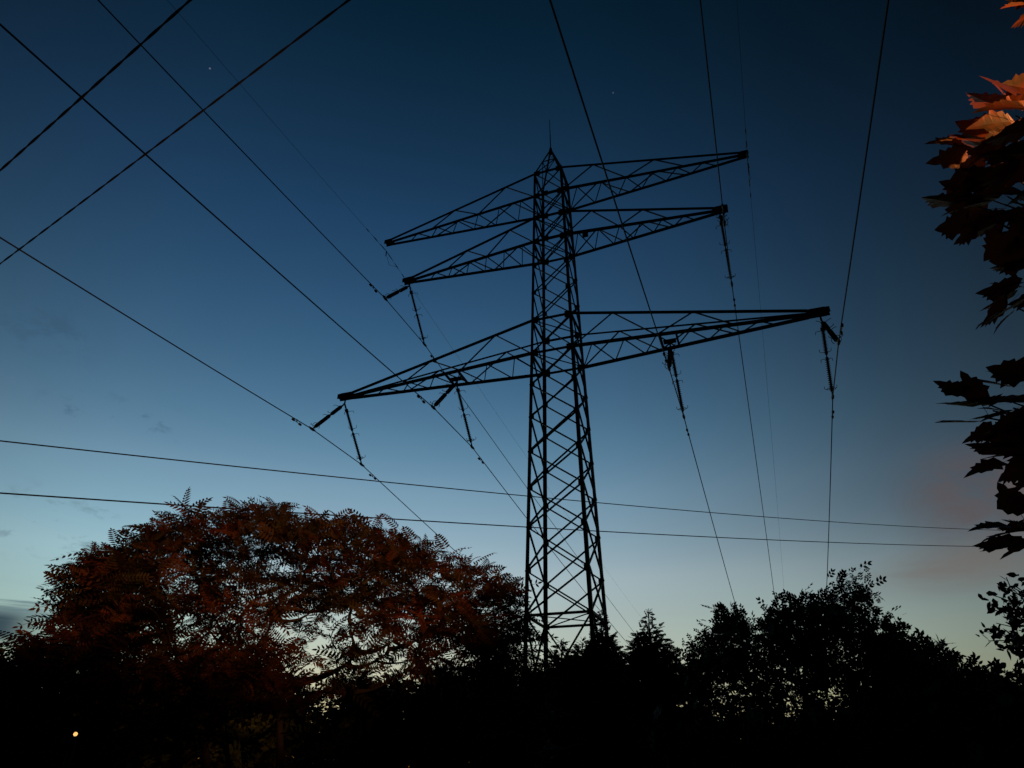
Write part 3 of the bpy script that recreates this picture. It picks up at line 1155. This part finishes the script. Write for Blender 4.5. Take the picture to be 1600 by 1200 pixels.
for px, py, D, ang, ln in SPOTS:
    d2 = D * 1.0
    p = at(px, py, d2)
    size = px_size(np.linalg.norm(p - UP), ln)
    a = R(ang)
    d = camx * math.cos(a) + camz * math.sin(a) + V(0, random.uniform(-.2, .2), 0)
    tipdir = unit(d)
    pos.append(p); dirs.append(tipdir); scl.append(size * .88)
    if 140 < py < 250 and (px < 1515 or py < 215) and random.random() < .7:
        ups.append(unit(V(random.uniform(.2, .8), random.uniform(-1.4, -.9), random.uniform(-.15, .3))))
    else:
        ups.append(unit(V(random.uniform(-.4, .4), random.uniform(-.5, .25), 1.0)))
    cl = int((py + 60) // 130)
    clusters.setdefault(cl, []).append(p - tipdir * size * .5)
for cl, pts in clusters.items():
    c = np.mean(pts, 0)
    far_ = V(*trunk_pts[2]) * .5 + V(MB_base[0] - .4, MB_base[1] - .1, max(1.2, c[2] - .2)) * .5
    hub = c + (V(MB_base[0], MB_base[1], c[2] - .1) - c) * .30
    limb(tw, V(MB_base[0], MB_base[1], max(1.0, hub[2] - .45)), hub, .028, .010, .05, .05, 7)
    for q in pts:
        limb(tw, hub, q, .006, .0025, .03, .05, 5)
# the rest of the crown, to the right of what the photograph takes in
for _ in range(620):
    an, rr = random.uniform(0, 6.28), random.random() ** .5 * 1.5
    z = random.uniform(1.6, 6.0)
    k = math.sin((z - 1.2) / 5.2 * math.pi) ** .5
    p = V(MB_base[0] + .35 + rr * k * math.cos(an), MB_base[1] + .2 + rr * k * math.sin(an), z)
    q = p - UP
    dp = q[1] * math.cos(PITCH) + q[2] * math.sin(PITCH)
    if dp > 0 and 800 + FPX * q[0] / dp < 1730:
        continue
    pos.append(p)
    dirs.append(unit(V(math.cos(an), math.sin(an), random.uniform(-.8, .2))))
    scl.append(random.uniform(.11, .17))
    ups.append(unit(V(random.uniform(-.4, .4), random.uniform(-.4, .4), 1.0)))
pos, dirs, scl, ups = map(np.array, (pos, dirs, scl, ups))
rt = rots(dirs, rng.normal(0, .35, len(pos)), ups)
which = rng.integers(0, 4, len(pos))
lv = MB()
for k in range(4):
    q = which == k
    lv.scatter(MAPLE[k][0], MAPLE[k][1], pos[q], rt[q], scl[q])
lv.build('foliage', 'maple', mroot)
tw.build('branch', 'bark', mtrunk)

# ------------------------------------------------------------------ sparse twiggy tree at the right edge
tb = at(1760, 1100, 6.6)
tb[2] = 0
troot = thing('twiggy_tree', 'sparse twiggy branch tips with small leaves low at the right edge', 'tree', tb)
tk = MB()
tk.tube([tb - V(0, 0, .2), tb + V(0, 0, 1.2), tb + V(-.1, 0, 2.4), tb + V(0, .1, 3.4)], [.09, .07, .045, .015], 8)
ttr = tk.build('trunk', 'bark', troot, smooth=True)
br, lv = MB(), MB()
pos, dirs, scl = [], [], []
for (ax_, ay), tips in (((1680, 1010), [(1572, 900), (1560, 915), (1548, 930), (1540, 945), (1585, 920), (1592, 905), (1566, 940), (1552, 955), (1600, 930), (1580, 955)]),
                        ((1690, 1030), [(1538, 985), (1545, 1000), (1560, 990), (1575, 1000), (1590, 985), (1556, 975), (1574, 1018), (1600, 1000), (1585, 970)]),
                        ((1700, 1060), [(1590, 1040), (1602, 1052), (1596, 1030), (1612, 1020)]),
                        ((1720, 960), [(1640, 880), (1660, 900), (1680, 870), (1650, 930), (1700, 900)])):
    a = at(ax_, ay, 6.4)
    limb(br, tb + V(-.05, 0, max(.8, a[2] - .5)), a, .022, .014, .03, .05)
    for tx, ty in tips:
        t = at(tx + random.uniform(-3, 3), ty + random.uniform(-3, 3), 6.3 + random.uniform(-.3, .3))
        pts = limb(br, a, t, .010, .003, .08, .12, 8)
        for k in range(22):
            f = random.uniform(.45, 1.0)
            i = int(f * 6.99)
            p = pts[i] + (pts[min(7, i + 1)] - pts[i]) * (f * 7 - i)
            pos.append(p + rng.normal(0, .035, 3))
            dirs.append(unit(rng.normal(0, 1, 3) + V(-.4, 0, -.5)))
            scl.append(random.uniform(.04, .085))
pos, dirs, scl = map(np.array, (pos, dirs, scl))
lv.scatter(LEAF[0], LEAF[1], pos, rots(dirs, rng.normal(0, 1.2, len(pos))), scl)
lv.build('foliage', 'dry', troot)
br.build('branch', 'bark', ttr)

# ------------------------------------------------------------------ lit garden lamp far left, and the street lamp that reddens the leaves
gl = at(118, 1147, 6.0)
lroot = thing('garden_lamp', 'small glowing yellow lamp in the dark bushes at bottom left', 'lamp', (gl[0], gl[1], 0))
mb = MB()
mb.tube([V(gl[0], gl[1], -.1), V(gl[0], gl[1], .02), V(gl[0], gl[1], gl[2] - .03)], [.05, .028, .022], 10)
mb.build('post', 'post', lroot, smooth=True)
mb = MB()
zz = np.linspace(-1, 1, 9)
mb.tube([gl + V(0, 0, .013 * z) for z in zz], [.013 * math.sqrt(max(.02, 1 - z * z)) for z in zz], 12)
mb.build('lamp_globe', 'glow', lroot, smooth=True)
mb = MB()
mb.tube([gl + V(0, 0, .016), gl + V(0, 0, .03), gl + V(0, 0, .04)], [.032, .022, .006], 12)
mb.build('cap', 'post', lroot, smooth=True)

SL = V(4.5, -0.7, 4.35)
AIM = V(math.sin(R(-42)) * math.cos(R(8)), math.cos(R(-42)) * math.cos(R(8)), math.sin(R(8)))
pb = V(SL[0] + .12, SL[1] - .12, 0)
sroot = thing('floodlight', 'garden floodlight on a post out of view at the right, aimed across at the foliage', 'lamp', pb)
mb = MB()
mb.tube([pb - V(0, 0, .2), pb + V(0, 0, 3), pb + V(0, 0, SL[2] - .05)], [.06, .05, .04], 10)
mb.build('post', 'post', sroot, smooth=True)
mb = MB()
mb.tube([SL - AIM * .22, SL - AIM * .18, SL - AIM * .05], [.03, .09, .12], 12)
mb.build('lamp_head', 'post', sroot, smooth=True)
mb = MB()
mb.tube([SL - AIM * .06, SL - AIM * .05], [.11, .11], 12)
mb.build('lamp_glass', 'glow', sroot, smooth=True)
ld = bpy.data.lights.new('floodlight_light', 'SPOT')
ld.energy = 40.0
ld.color = (1.0, .42, .13)
ld.shadow_soft_size = .06
ld.spot_size = R(44)
ld.spot_blend = 0.42
lo = bpy.data.objects.new('floodlight_light', ld)
COL.objects.link(lo)
lo.parent = sroot
lo.location = Vector(SL) - sroot.location
lo.rotation_euler = Vector(AIM).to_track_quat('-Z', 'Y').to_euler()
